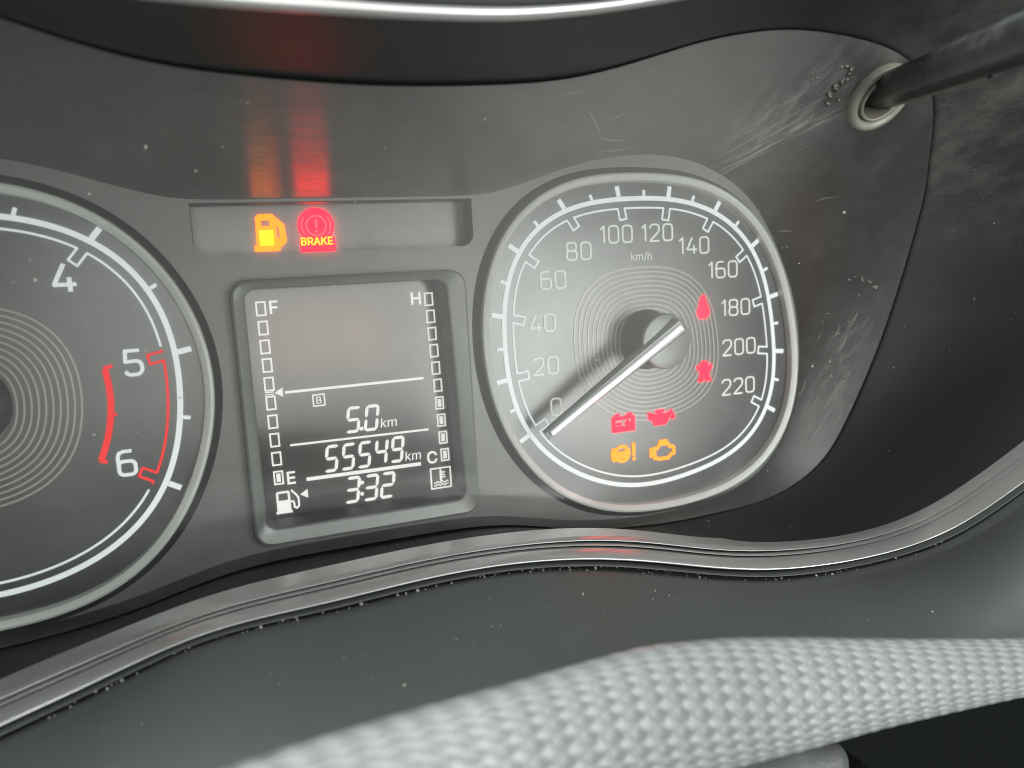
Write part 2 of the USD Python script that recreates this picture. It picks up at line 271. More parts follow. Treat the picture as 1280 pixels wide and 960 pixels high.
PRINT0, PRINT1 = .0032, .0040
def build_dial(name, label, ctr, ring_c, arc_c, ticks, grooves_r):
    """ticks: (clock angle in degrees, half-length kind, colour)"""
    dial = obj(name, plate(Polygon(closed(ring_c, ctr, -.002)), .0005, .003), 'dial_plastic', cluster, label)
    # raised bezel ring: outer wall, rounded crown, sloping inner face
    prof = [(.0135, .0006), (.0045, .012), (.003, .0165), (.000, .0178), (-.003, .0165), (-.0068, .0135), (-.0082, .006), (-.0082, .003)]
    ring = np.array([np.insert(closed(ring_c, ctr, o), 1, -d, axis=1) for o, d in prof])
    obj('bezel_ring', grid(ring[1:], close_v=True), 'ring_paint', dial, smooth=40)
    obj('ring_wall', grid(ring[:2], close_v=True), 'ring_side', dial, smooth=True)
    a = closed(arc_c, ctr)
    a_poly = Polygon(closed(arc_c, ctr, .0033)).difference(Polygon(closed(arc_c, ctr, -.0033)))
    obj('scale_arc', plate(a_poly, PRINT0, PRINT1), 'print_white', dial)
    tt = lambda clock: math.radians(90 - clock)
    for clock, major, col in ticks:
        t = tt(clock); r = float(fourier(arc_c, np.array([t]))[0]); u = np.array([math.cos(t), math.sin(t)])
        l, w = (.0155, .0066) if major else (.0085, .0044)
        g = LineString([np.array(ctr) + u * (r + .0035), np.array(ctr) + u * (r + .0033 + l)]).buffer(w / 2, cap_style=2)
        obj('major_tick' if major else 'minor_tick', plate(g, PRINT0, PRINT1 + .0003), 'print_white', dial)
    return dial, a
def inner_line(ctr, arc_c, clocks, lo, hi, off=-.0135, notch=.0165, half=.0055, whole=False):
    """the fine inner scale line from clock angle lo to hi with an outlined notch at each of clocks"""
    pts = []
    p = closed(arc_c, ctr, off, t=np.radians(90 - np.linspace(lo, hi, 500)) if not whole else np.radians(90 - np.linspace(lo, lo + 360, 500, endpoint=False)))
    if not whole:                                        # offset by hand on an open run
        t = np.radians(90 - np.linspace(lo, hi, 500)); r = fourier(arc_c, t) + off; p = np.c_[ctr[0] + r * np.cos(t), ctr[1] + r * np.sin(t)]
    else:
        t = np.radians(90 - np.linspace(lo, lo + 360, 500, endpoint=False)); r = fourier(arc_c, t) + off; p = np.c_[ctr[0] + r * np.cos(t), ctr[1] + r * np.sin(t)]
    rel = p - np.array(ctr); clock = np.degrees(np.unwrap(np.arctan2(rel[:, 0], rel[:, 1]))); clock = clock + 360 * round((lo - clock[0]) / 360)
    i = 0
    while i < len(p):
        hit = None
        for c in clocks:
            t0 = math.radians(90 - c); u = np.array([math.cos(t0), math.sin(t0)]); v = np.array([u[1], -u[0]])
            if abs((p[i] - ctr) @ v) < half and (p[i] - ctr) @ u > 0: hit = (c, u, v)
        if hit is None: pts.append(p[i]); i += 1; continue
        c, u, v = hit; r0 = (p[i] - ctr) @ u
        j = i
        while j < len(p) and abs((p[j] - ctr) @ v) < half: j += 1
        r1 = (p[j - 1] - ctr) @ u
        C = np.array(ctr)
        pts += [C + u * r0 - v * half, C + u * (r0 - notch) - v * half, C + u * (r0 - notch) + v * half, C + u * r1 + v * half]
        i = j
    if whole: pts.append(pts[0])
    return pts

speed_ring = [0.2616, 0.0011, -0.0021, 0.0065, -0.0109, -0.0005, -0.0003, -0.0073, -0.0024, -0.0007, -0.0008, -0.0, 0.0008]
speed_arc = [0.2283, -0.0, 0.002, 0.0085, -0.0069, -0.0002, 0.0005, -0.0068, -0.0019, -0.0005, -0.0016, -0.0013, 0.0009]
tach_ring = [0.2576, 0.0, -0.0025, 0.0045, 0.0, -0.0, 0.0019, -0.0035, 0.0, -0.0, 0.0009, 0.0012, 0.0]
tach_arc = [0.2253, -0.0, 0.0015, 0.0058, -0.0, -0.0, 0.0036, -0.0054, 0.0, -0.0, -0.0003, -0.0005, 0.0]
CS, CT = (.5955, -.110), (.316 - .5955, -.110)
sp_clock = [-119.5 + 21.68 * k for k in range(12)]
ticks = [(c, True, 'w') for c in sp_clock] + [(c + 10.84, False, 'w') for c in sp_clock[:-1]]
speedo, _ = build_dial('speedometer_dial', 'speedometer dial on the right, numbered 0 to 220', CS, speed_ring, speed_arc, ticks, 13)
l_ = inner_line(CS, speed_arc, sp_clock, -180, 180, whole=True)
obj('inner_scale_line', plate(stroke(l_, .0027), PRINT0, PRINT1), 'print_white', speedo)
for txt, px, py in (('0', 694, 508), ('20', 681, 457), ('40', 677, 404), ('60', 690, 350), ('80', 722, 314), ('100', 769, 293), ('120', 820, 291), ('140', 866, 307), ('160', 902, 337), ('180', 918, 384), ('200', 922, 433), ('220', 921, 482)):
    obj('numeral', plate(place(number(txt, .0265, .108, 1.08), at(px, py)), PRINT0, PRINT1), 'print_beige', speedo)
obj('unit_text', plate(place(text_poly('km/h', .0115), at(800, 321)), PRINT0, PRINT1), 'print_beige', speedo)
tc_clock = [40, 79, 119.5]
ticks = [(1, True, 'w')] + [(c, True, 'w') for c in tc_clock] + [(c, False, 'w') for c in (20.5, 59.5, 98.8)] + [(-38, True, 'w'), (-78, True, 'w'), (-119, True, 'w')]
tach, _ = build_dial('tachometer_dial', 'rev counter dial on the left with red zone from 5 to 6', CT, tach_ring, tach_arc, ticks, 13)
obj('inner_scale_line', plate(stroke(inner_line(CT, tach_arc, [1, 40], -30, 76.0), .0028), PRINT0, PRINT1), 'print_white', tach)
obj('inner_scale_line', plate(stroke(inner_line(CT, tach_arc, [], 123.5, 330), .0028), PRINT0, PRINT1), 'print_white', tach)
obj('red_zone_line', plate(stroke(inner_line(CT, tach_arc, [79, 119], 77.0, 121.4), .0030), PRINT0, PRINT1), 'print_red', tach)
redz = [at(x, y) for x, y in ((131, 461), (134.5, 470), (138, 495), (139, 517), (137, 540), (132, 560), (127, 574))]
redz = np.array(redz); pf_ = np.polyfit(redz[:, 1], redz[:, 0], 2); yy = np.linspace(redz[0, 1], redz[-1, 1], 40); rz = np.c_[np.polyval(pf_, yy), yy]
g = unary_union([stroke(rz, .0070), stroke([at(130, 460), at(141, 457)], .0045), stroke([at(125, 575), at(135, 577)], .0045), stroke([at(141, 517.5), at(147, 517.5)], .003)])
obj('red_zone_arc', plate(g, PRINT0, PRINT1), 'print_red', tach)
for txt, px, py in (('4', 80, 347), ('5', 167, 453), ('6', 159, 578)):
    obj('numeral', plate(place(number(txt, .0325, .145, 1.05), at(px, py)), PRINT0, PRINT1), 'print_white', tach)
for dial, ctr, cc in ((speedo, CS, speed_arc), (tach, CT, tach_arc)):
    gr = []
    for k in range(14):
        s = .535 - .032 * k
        gr.append(Polygon(closed(cc, ctr, 0.0011, s)).difference(Polygon(closed(cc, ctr, -.0011, s))))
    obj('spun_ring', plate(unary_union(gr), .0030, .0038), 'groove_plastic', dial, 'fine raised concentric rings round the needle hub')

def hub(ctr, rad, h, parent):
    t = np.linspace(0, 2 * np.pi, 72, endpoint=False)
    mk = lambda prof: grid(np.array([np.c_[ctr[0] + rad * r * np.cos(t), np.full(72, -d), ctr[1] + rad * r * np.sin(t)] for r, d in prof]), close_v=True)
    o = obj('hub_cap', mk([(.985, h - .004), (.97, h - .0015), (.93, h), (.6, h + .0015), (.02, h + .002), (.0001, h + .002)]), 'cap_plastic', parent, smooth=60)
    obj('hub_side', mk([(1.12, .003), (1.05, .01), (1.0, .02), (.985, h - .004)]), 'cap_side', o, smooth=True)
    return o
HC = at(835, 427, .062)
HC2 = np.array([CS[0], CS[1] + .002])
needle_tip, needle_tail = at3(685, 543, .046), at3(849, 408, .066)
ndl = obj('needle', plate(Point(0, 0).buffer(.001), 0, .001), 'cap_plastic', cluster) if False else None
hub_o = hub(HC, .0405, .060, cluster)
# the needle: tapered grey body with a raised white stripe
dirv = needle_tip - needle_tail; Ln = np.linalg.norm(dirv); e = dirv / Ln; sd = np.cross(e, [0, 1.0, 0]); sd /= np.linalg.norm(sd); up = np.cross(sd, e); up *= -np.sign(up[1])
def tapered(s0, s1, w0, w1, h0, h1, lift, ch):
    out = []
    for s in np.linspace(s0, s1, 14):
        k = (s - s0) / (s1 - s0); w, h = w0 + (w1 - w0) * k, h0 + (h1 - h0) * k
        c = needle_tail + dirv * s + up * lift
        out.append([c - sd * w - up * h, c - sd * w, c - sd * (w - ch * w) + up * h * .8, c + sd * (w - ch * w) + up * h * .8, c + sd * w, c + sd * w - up * h])
    P = np.array(out); v, f = grid(P, close_v=True)
    f = np.vstack([f, [[0, k, k + 1] for k in range(1, 5)], [[13 * 6, 13 * 6 + k + 1, 13 * 6 + k] for k in range(1, 5)]])
    return (v, f)
needle = obj('needle', tapered(-.010, 1.012, .0135, .0068, .008, .005, -.001, .35), 'cap_plastic', cluster, 'speedometer needle resting at 0')
obj('needle_stripe', tapered(.0, .985, .0046, .0028, .003, .003, .0075, .2), 'needle_white', needle)
hub((CT[0], CT[1] + .003), .046, .060, cluster)

# ------------------------------------------------------------------ display
wall_poly = lcd_hole
frame_out = sbox(.0125, -.3205, .3120, .0150).buffer(-.022).buffer(.022, quad_segs=12)
def ringpts(poly, n=240):
    c = np.array([poly.exterior.interpolate(k / n, normalized=True).coords[0] for k in range(n)]); return c
def ang_ring(poly, n=360):
    c0 = np.array([.162, -.15]); T = np.linspace(0, 2 * np.pi, n, endpoint=False); out = []
    for t in T:
        ln = LineString([c0, c0 + np.array([math.cos(t), math.sin(t)])]); q = ln.intersection(poly.exterior)
        q = [q] if q.geom_type == 'Point' else list(q.geoms)
        out.append(max(((p.x, p.y) for p in q), key=lambda p: math.hypot(p[0] - c0[0], p[1] - c0[1])))
    return np.array(out)
fo, fi = ang_ring(frame_out), ang_ring(lcd_hole)
pf = [(fo, 0, 0), (fo, 0, .012), (fo, .0012, .0155), (fo, .004, .0172), (fi, -.004, .0135), (fi, -.0012, .0118), (fi, 0, .009), (fi, 0, -.045)]
def inset(c, o):
    if not o: return c
    tg = np.roll(c, -1, 0) - np.roll(c, 1, 0); nn = np.c_[-tg[:, 1], tg[:, 0]]; return c + o * nn / np.linalg.norm(nn, axis=1, keepdims=True)
fr = np.array([np.insert(inset(c, o), 1, -d, axis=1) for c, o, d in pf])
obj('display_frame', grid(fr[:7], close_v=True), 'frame_plastic', cluster, smooth=35)
obj('display_recess_wall', grid(fr[6:], close_v=True), 'ring_side', cluster, smooth=35)
LD = -.040
lcd = obj('display', plate(lcd_hole.buffer(.003), LD - .004, LD), 'lcd_glass', cluster, 'multi-information display with trip, odometer and clock')
def L(x, y): return at(x, y, LD)
def lpart(name, g, label=None, mat='lcd_white'): return obj(name, plate(g, LD + .0006, LD + .0012), mat, lcd, label)
def seg_box(x, y, w, h, filled):
    c = L(x, y); o = sbox(c[0] - w / 2, c[1] - h / 2, c[0] + w / 2, c[1] + h / 2); i = o.buffer(-.0022, join_style=2)
    return unary_union([o.difference(i), i.buffer(-.0016, join_style=2)]) if filled else o.difference(i)
for k, (x, y) in enumerate(((326, 386), (329, 410), (331.3, 433.5), (334, 456.7), (336.3, 480), (338.7, 503.7), (341, 527), (343.3, 550), (345.7, 573.3), (348.2, 597))):
    lpart('fuel_bar', seg_box(x, y, .0130, .0190, k == 9), 'lit lowest bar' if k == 9 else None)
for k, (x, y) in enumerate(((535.5, 374), (538, 395.5), (540, 417), (542.3, 438.3), (544.5, 460), (547, 481.5), (549.2, 503.5), (551.5, 525), (553.6, 546.5), (556, 568))):
    lpart('temperature_bar', seg_box(x, y, .0130, .0188, k >= 6), 'lit bar' if k >= 6 else None)
for ch, x, y in (('F', 342, 384), ('H', 519.5, 373), ('E', 364, 597), ('C', 540, 571.5)):
    lpart('gauge_letter', place(text_poly(ch, .0165, True), L(x, y)))
c = L(398.5, 500); lpart('boxed_letter', unary_union([sbox(c[0] - .0075, c[1] - .0075, c[0] + .0075, c[1] + .0075).exterior.buffer(.0009), place(text_poly('B', .0095), c)]))
for (x0, y0), (x1, y1), w in (((356, 490.5), (529, 472.5), .0034), ((362.5, 556.5), (535.5, 536.5), .0028), ((383, 599), (526, 579.5), .0048)):
    lpart('divider_line', stroke([L(x0, y0), L(x1, y1)], w))
c = L(349, 490.5); lpart('pointer_arrow', unary_union([Polygon([(c[0] - .006, c[1]), (c[0] + .0045, c[1] + .0062), (c[0] + .0045, c[1] - .0062)]), sbox(c[0] - .018, c[1] + .0008, c[0] - .007, c[1] + .0022), sbox(c[0] - .018, c[1] - .0022, c[0] - .007, c[1] - .0008)]))
def seven(ch, h, w, t=.115):
    """a slanted seven-segment figure"""
    on = {'0': 'abcdef', '2': 'abged', '3': 'abgcd', '4': 'fgbc', '5': 'afgcd', '9': 'abcdfg'}[ch]
    W, g, T = w / h, .028, t
    hor = lambda y: Polygon([(g + .01, y), (T * .8 + g, y + T / 2), (W - T * .8 - g, y + T / 2), (W - g - .01, y), (W - T * .8 - g, y - T / 2), (T * .8 + g, y - T / 2)])
    def ver(x, y0, y1): return Polygon([(x, y0 + g), (x + T / 2, y0 + T * .6 + g), (x + T / 2, y1 - T * .6 - g), (x, y1 - g), (x - T / 2, y1 - T * .6 - g), (x - T / 2, y0 + T * .6 + g)])
    S = {'a': hor(1 - T / 2), 'g': hor(.5), 'd': hor(T / 2), 'f': ver(T / 2, .5, 1 - T / 4), 'b': ver(W - T / 2, .5, 1 - T / 4), 'e': ver(T / 2, T / 4, .5), 'c': ver(W - T / 2, T / 4, .5)}
    m = unary_union([S[k] for k in on]); m = affinity.translate(m, -W / 2, -.5)
    m = affinity.affine_transform(m, [1, .16, 0, 1, 0, 0]); return affinity.scale(m, h, h, origin=(0, 0))
TILT = 0
def digits(name, text, xs, ys, h, w):
    for ch, x, y in zip(text, xs, ys): lpart(name, place(seven(ch, h, w), L(x, y)))
digits('trip_digit', '50', (441.5, 464.5), (524.5, 522), .0365, .0195)
c = L(452, 536); lpart('decimal_point', sbox(c[0] - .0024, c[1] - .002, c[0] + .0024, c[1] + .0028))
digits('odometer_digit', '55549', (414.5, 435.5, 455.8, 476.5, 496.5), (573, 570.5, 568, 564.5, 561.5), .0375, .0185)
digits('clock_digit', '332', (441, 464, 484.5), (612, 609, 606), .0375, .0200)
for x, y in ((452.5, 603), (452.5, 617)):
    c = L(x, y); lpart('clock_colon', Point(c).buffer(.0027))
lpart('unit_text', place(affinity.skew(text_poly('km', .0128), 6), L(486, 527.5))); lpart('unit_text', place(affinity.skew(text_poly('km', .0128), 6), L(516.5, 569)))
# fuel pump sign with side arrow
c = L(355, 627); s = .001
P_ = lambda x, y: (c[0] + x * s, c[1] + y * s)
pump = unary_union([Polygon([P_(-9.5, -14), P_(-9.5, 12), P_(-7.5, 14.5), P_(6.5, 14.5), P_(8.5, 12), P_(8.5, -14)]).difference(Polygon([P_(-6.5, 2), P_(-6.5, 11.5), P_(5.5, 11.5), P_(5.5, 2)])), Polygon([P_(-11, -16), P_(-11, -12.5), P_(10, -12.5), P_(10, -16)]),
    LineString([P_(8.5, -1), P_(12, -1), P_(13, -4), P_(13, -9), P_(16, -11), P_(19, -8), P_(19, 3), P_(16, 8), P_(11, 14)]).buffer(.0013)])
lpart('fuel_pump_sign', pump)
c = L(380.5, 617); lpart('filler_side_arrow', Polygon([(c[0] - .0055, c[1]), (c[0] + .0045, c[1] + .0062), (c[0] + .0045, c[1] - .0062)]))
c = L(551, 597)
wave = lambda y: LineString([P_(x, y + 1.3 * math.sin(x * .9)) for x in np.arange(-10, 10.1, 1)]).buffer(.0008)
lpart('coolant_sign', unary_union([sbox(c[0] - .0145, c[1] - .0145, c[0] + .0145, c[1] + .0145).exterior.buffer(.0011), LineString([P_(0, 11), P_(0, -4)]).buffer(.0016), LineString([P_(0, 8), P_(6, 8)]).buffer(.001), LineString([P_(0, 4.5), P_(5, 4.5)]).buffer(.001), LineString([P_(0, 1), P_(6, 1)]).buffer(.001), wave(-6), wave(-10)]))

# ------------------------------------------------------------------ tell-tale lamps
def tell(name, g, px, py, d, mat, parent, label, lift=.0012):
    c = at(px, py, d); return obj(name, plate(place(g, c), d + lift - .0006, d + lift), mat, parent, label)
K = .001
def kk(g, fat=0.0): return affinity.scale(g.buffer(fat), K, K, origin=(0, 0))
SD = -.040
fuel = unary_union([Polygon([(-14, -21), (-13, 17), (-10, 20), (6, 20), (9, 17), (9, -21)]), Polygon([(-17, -24), (-17, -19), (12, -19), (12, -24)]), LineString([(8, 14), (17, 6), (18, -12), (14, -16), (11, -13)]).buffer(2.6)]).difference(sbox(-9, 5, 4, 15))
fl = tell('fuel_warning_lamp', kk(fuel, 1.5), 335, 289, SD, 'strip_amber', cluster, 'amber low fuel lamp in the strip above the display')
tell('lamp_core', kk(sbox(-11, -18, 6, 1)), 335, 289, SD, 'lamp_yellow', fl, None, .0022)
circ = unary_union([Point(0, 6).buffer(13.5).difference(Point(0, 6).buffer(11.6)), sbox(-1.5, 3, 1.5, 14), Point(0, -1.2).buffer(1.9),
    Point(0, 6).buffer(19.5).difference(Point(0, 6).buffer(17.8)).intersection(unary_union([sbox(-30, -5, -11, 17), sbox(11, -5, 30, 17)]))])
br_back = unary_union([Point(0, 6).buffer(23), sbox(-22, -28, 23, -8)]).buffer(-3).buffer(3)
bk = tell('brake_warning_lamp', kk(br_back.difference(kk(Point(0, 0).buffer(1)))), 395.5, 288, SD, 'strip_red', cluster, 'red round brake lamp with BRAKE lettering')
tell('lamp_symbol', kk(circ.difference(Point(0, 6).buffer(.1))), 395.5, 288, SD, 'lamp_dark_red', bk, None, .0022)
tell('lamp_lettering', text_poly('BRAKE', .0095, True), 396, 301.5, SD, 'lamp_yellow', bk, None, .0032)
DD = .0032
belt = Polygon([(-1, 16), (1.5, 16), (4.5, 9), (5, 4), (8, -1), (9.5, -10), (6, -12), (4.5, -15.5), (1.5, -15), (.8, -12), (-1.2, -12), (-2, -15), (-5, -15.5), (-6, -12), (-9.5, -10), (-7.5, -1), (-5, 4), (-4.5, 9)])
belt = belt.difference(LineString([(5, 5), (-5, -7)]).buffer(.7))
tell('warning_lamp', kk(affinity.scale(belt, 1.08, 1.08, origin=(0, 0)), 1.2), 878.5, 384, DD, 'lamp_red', cluster, 'red seat belt lamp under the 160 mark')
door = unary_union([Polygon([(-6, 10), (-3.5, 14), (3.5, 14), (6, 10), (6, -9), (4, -13.5), (-4, -13.5), (-6, -9)]), Polygon([(-6, 3), (-11, 9), (-12.5, 7), (-6, -3)]), Polygon([(6, 3), (11, 9), (12.5, 7), (6, -3)]), Polygon([(-6, -8), (-10.5, -12), (-9, -14), (-5, -12)]), Polygon([(6, -8), (10.5, -12), (9, -14), (5, -12)])]).difference(sbox(-3.2, -14, 3.2, -11))
tell('warning_lamp', kk(affinity.scale(door, 1.08, 1.08, origin=(0, 0)), 1.2), 880, 464, DD, 'lamp_red', cluster, 'red open door lamp beside the 200 mark')
batt = unary_union([sbox(-17, -12, 17, 8).difference(sbox(-13.5, -8.5, 13.5, 4.5)), sbox(-13, 8, -6, 12), sbox(6, 8, 13, 12), sbox(-10.5, -3, -3.5, -.6), sbox(3.5, -3, 10.5, -.6), sbox(5.8, -5.4, 8.2, 1.8), sbox(-13, -8, 13, -6)])
tell('warning_lamp', kk(affinity.scale(batt, 1.08, 1.08, origin=(0, 0)), 0.9), 779, 528, DD, 'lamp_red', cluster, 'red battery lamp under the needle')
oil = unary_union([Polygon([(-11, -9), (-13, 5), (8, 5), (17, 9), (18, 7), (7, -9)]), sbox(-5, 5, 1, 9), sbox(-8, 8.6, 4, 11), LineString([(-12, 4), (-19, 7), (-18, 1), (-12, -2)]).buffer(1.5), Point(19.5, -1).buffer(2.2), Polygon([(17.6, 0), (21.4, 0), (19.5, 5)])]).difference(LineString([(-8, -1), (-4, 1), (0, -1), (4, 1), (7, 0)]).buffer(.8))
tell('warning_lamp', kk(affinity.scale(oil, 1.08, 1.08, origin=(0, 0)), 1.2), 826, 522, DD, 'lamp_red', cluster, 'red oil can lamp right of the battery lamp')
ab = unary_union([Point(-2, 0).buffer(12).difference(Point(-2, 0).buffer(8.8)), Point(-2, 0).buffer(17).difference(Point(-2, 0).buffer(14)).intersection(sbox(-22, -9, -11, 9)), LineString([(-8, -3), (-5, 1), (-2, -2), (2, 2), (4, 0)]).buffer(2.2), sbox(-8, -6, 4, -3), sbox(14.5, -4, 18, 13), Point(16.2, -9).buffer(2)])
tell('warning_lamp', kk(affinity.scale(ab, 1.08, 1.08, origin=(0, 0)), 0.8), 779, 567, DD, 'lamp_amber', cluster, 'amber round lamp with exclamation mark, lower left of the pair')
eng0 = Polygon([(-15, -11), (-15, 6), (-9, 6), (-6, 11), (9, 11), (13, 6), (17, 6), (20, 3), (20, -7), (15, -8), (10, -13), (-8, -13), (-11, -11)])
eng = unary_union([eng0.difference(eng0.buffer(-3.2)), sbox(-5, 11, 7, 15), sbox(-20.5, -7, -17.5, 5), sbox(-18, -2.4, -14, .4)])
tell('warning_lamp', kk(affinity.scale(eng, 1.08, 1.08, origin=(0, 0)), 0.9), 828, 563, DD, 'lamp_amber', cluster, 'amber engine outline lamp')

# ------------------------------------------------------------------ knob collar, reset stalk, clear cover
def on_lens(px, py):
    d = .1
    for _ in range(80): d = .5 * d + .5 * float(lens_d(at(px, py, d)[1]))
    return d
nx = np.linspace(rim_c[:, 0].min(), rim_c[:, 0].max(), 150)
rimp = Polygon(rim_c)
rows = []
for s in np.linspace(.0005, 1, 60):
    xz = PC + (rim_c - PC) * s
    rows.append(np.c_[xz[:, 0], -lens_d(xz[:, 1]), xz[:, 1]])
hole_d = on_lens(1098, 122); hole = at3(1098, 122, hole_d)
cover_mesh = grid(np.array(rows), close_v=True)
cv, cf = cover_mesh
keep = np.hypot(cv[cf].mean(1)[:, 0] - hole[0], cv[cf].mean(1)[:, 2] - hole[2]) > .026
tip_d = .60
tip = at3(1330, 30, tip_d)
hole_c = hole + np.array([.011, 0, .009]); base = hole_c + (hole_c - tip) * .18
ax = (tip - base) / np.linalg.norm(tip - base); s1 = np.cross(ax, [0, 0, 1.0]); s1 /= np.linalg.norm(s1); s2 = np.cross(s1, ax)
def tube(prof, n=40, flute=0.0):
    t = np.linspace(0, 2 * np.pi, n, endpoint=False); out = []
    for a_, r in prof: rr = r * (1 + flute * np.cos(9 * t)); out.append(base + ax * a_ + np.outer(rr * np.cos(t), s1) + np.outer(rr * np.sin(t), s2))
    return grid(np.array(out), close_v=True)
Ls = np.linalg.norm(tip - base)
st = obj('reset_stalk', tube([(0, .0195)] + [(a_, .0200) for a_ in np.linspace(.02, Ls - .01, 30)] + [(Ls, .017), (Ls + .001, .0001)], 54, .015), 'stalk_plastic', cluster, 'black trip reset stalk poking out through the cover', smooth=50)
# worn pale collar round the stalk: a flared lip lying in the cover
gp = .54 / .6 * (hole[2] + .36) / .6
nrm = np.array([0, -1, -gp]); nrm /= np.linalg.norm(nrm); c1 = np.array([1.0, 0, 0]); c2 = np.cross(nrm, c1)
def collar(prof, cen, n=64, ecc=1.0):
    t = np.linspace(0, 2 * np.pi, n, endpoint=False); out = []
    for r, h in prof: out.append(cen + np.outer(r * np.cos(t), c1) + np.outer(r * ecc * np.sin(t), c2) + nrm * h)
    return grid(np.array(out), close_v=True)
obj('stalk_collar', collar([(.0285, -.012), (.029, .002), (.031, .006), (.034, .0085), (.038, .0085), (.041, .0055), (.0425, .002), (.043, -.002)], hole), 'collar_plastic', cluster, 'worn pale collar round the reset stalk', smooth=True)
edge_pts = [base + ax * a_ + (-s2 * .0180 - s1 * .0065) for a_ in np.linspace(.05, Ls * .72, 12)]
edge_pts = np.array(edge_pts); tt_ = np.linspace(0, 2 * np.pi, 8, endpoint=False)
obj('worn_edge', grid(np.array([p + np.outer(.0032 * np.cos(tt_), s1) + np.outer(.0032 * np.sin(tt_), s2) for p in edge_pts]), close_v=True), 'collar_plastic', st, smooth=True)
obj('collar_sleeve', collar([(.029, -.004), (.0275, .006), (.0255, .0085), (.0235, .0065), (.023, -.02)], hole), 'collar_plastic', cluster, smooth=True)
def ribbon(px_pts, w):
    q = spline(np.array([at3(x, y, on_lens(x, y)) for x, y in px_pts]), 16) + [0, -.0012, 0]
    tg = np.gradient(q, axis=0); sdv = np.cross(tg, [0, 1.0, 0]); sdv /= np.linalg.norm(sdv, axis=1, keepdims=True)
    ww = w * np.sin(np.linspace(.25, np.pi - .1, 16))[:, None]
    return trimesh.Trimesh(*grid(np.array([q - sdv * ww, q - [0, .0003, 0], q + sdv * ww])), process=False)
hair = [ribbon(p, w) for p, w in ((((733, 138), (742, 150), (750, 170)), .0009), (((750, 172), (766, 176), (788, 174)), .0007), (((745, 190), (770, 188), (800, 183)), .0006), (((752, 150), (765, 148), (788, 138)), .0006), (((1015, 255), (1030, 248), (1048, 246)), .0006), (((972, 290), (982, 289), (990, 290)), .0008), (((700, 118), (715, 117), (733, 112)), .0006))]
for _ in range(26):
    a_ = rng.uniform(0, 1); x0, y0 = 885 + 150 * a_ + rng.normal(0, 6), 222 - 84 * a_ + rng.normal(0, 7); l = rng.uniform(20, 70)
    hair.append(ribbon(((x0, y0), (x0 + l * .5, y0 - l * .27), (x0 + l, y0 - l * .56 + rng.normal(0, 1.5))), rng.uniform(.0003, .0007)))
for _ in range(16):
    x0, y0 = rng.uniform(985, 1075), rng.uniform(390, 560); l = rng.uniform(8, 28)
    hair.append(ribbon(((x0, y0), (x0 + l * .4, y0 - l * .6), (x0 + l * rng.uniform(.3, .8), y0 - l)), rng.uniform(.0004, .0012)))
M['scratch_film'] = usdkit.material(stage, '/World/Looks/scratch_film', {'t': ('transparent_bsdf', {}), 'd': ('diffuse_bsdf', {'color': (.6, .6, .56)}), 'm': ('mix_closure', {'fac': .12})}, [('t.BSDF', 'm.closure1'), ('d.BSDF', 'm.closure2')], surface='m.closure')
obj('scratch', trimesh.util.concatenate(hair), 'scratch_film', cluster, 'fine scratches rubbed into the cover', kind='stuff')
cover = obj('clear_cover', (cv, cf[keep]), 'clear_cover', cluster, 'scratched and dusty clear cover with a painted reflection veil, over the whole cluster', smooth=True)
# dried glue blisters beside the collar, on the cover
def blob(c, r, sq=.35):
    m = trimesh.creation.icosphere(2, r); v = m.vertices * [1, sq, rng.uniform(.6, 1.2)]
    v = v * (1 + noise_disp(v, 1.2 / r, .5, rng.integers(99))[:, None]); return trimesh.Trimesh(v + c, m.faces, process=False)
bl = []
for x, y, r in ((1056, 84, .006), (1062, 92, .005), (1066, 84, .004), (1046, 106, .008), (1040, 116, .009), (1037, 126, .007), (1052, 100, .006), (1060, 100, .005), (1050, 122, .005), (1017, 92, .003), (1018, 98, .0035), (1012, 118, .003), (1095, 358, .007), (1088, 352, .004), (1078, 350, .003), (1058, 472, .004), (1040, 452, .005)):
    for _ in range(2): bl.append(blob(at3(x + rng.normal(0, 2), y + rng.normal(0, 2), on_lens(x, y)), r * rng.uniform(.5, .9)))
obj('glue_blister', trimesh.util.concatenate(bl), 'glue', cluster, 'dried glue blisters on the cover', smooth=True, kind='stuff')
def specks(spots, size):
    out = []
    for p in spots:
        m = trimesh.creation.icosphere(0, 1.0); s_ = size * rng.lognormal(0, .4)
        out.append(trimesh.Trimesh(m.vertices * s_ * rng.uniform(.5, 1.5, 3) + p, m.faces, process=False))
    return trimesh.util.concatenate(out)
sp = []
for _ in range(150):
    x, y = (rng.uniform(880, 1120), rng.uniform(260, 610)) if rng.random() < .45 else (rng.uniform(0, 1100), rng.uniform(110, 640))
    d = on_lens(x, y); p = at(x, y, d)
    if rimp.contains(Point(p)): sp.append(np.array([p[0], -d, p[1]]))
obj('dust_speck', specks(sp, .0007), 'dust_grain', cluster, 'dust specks on the cover', kind='stuff')

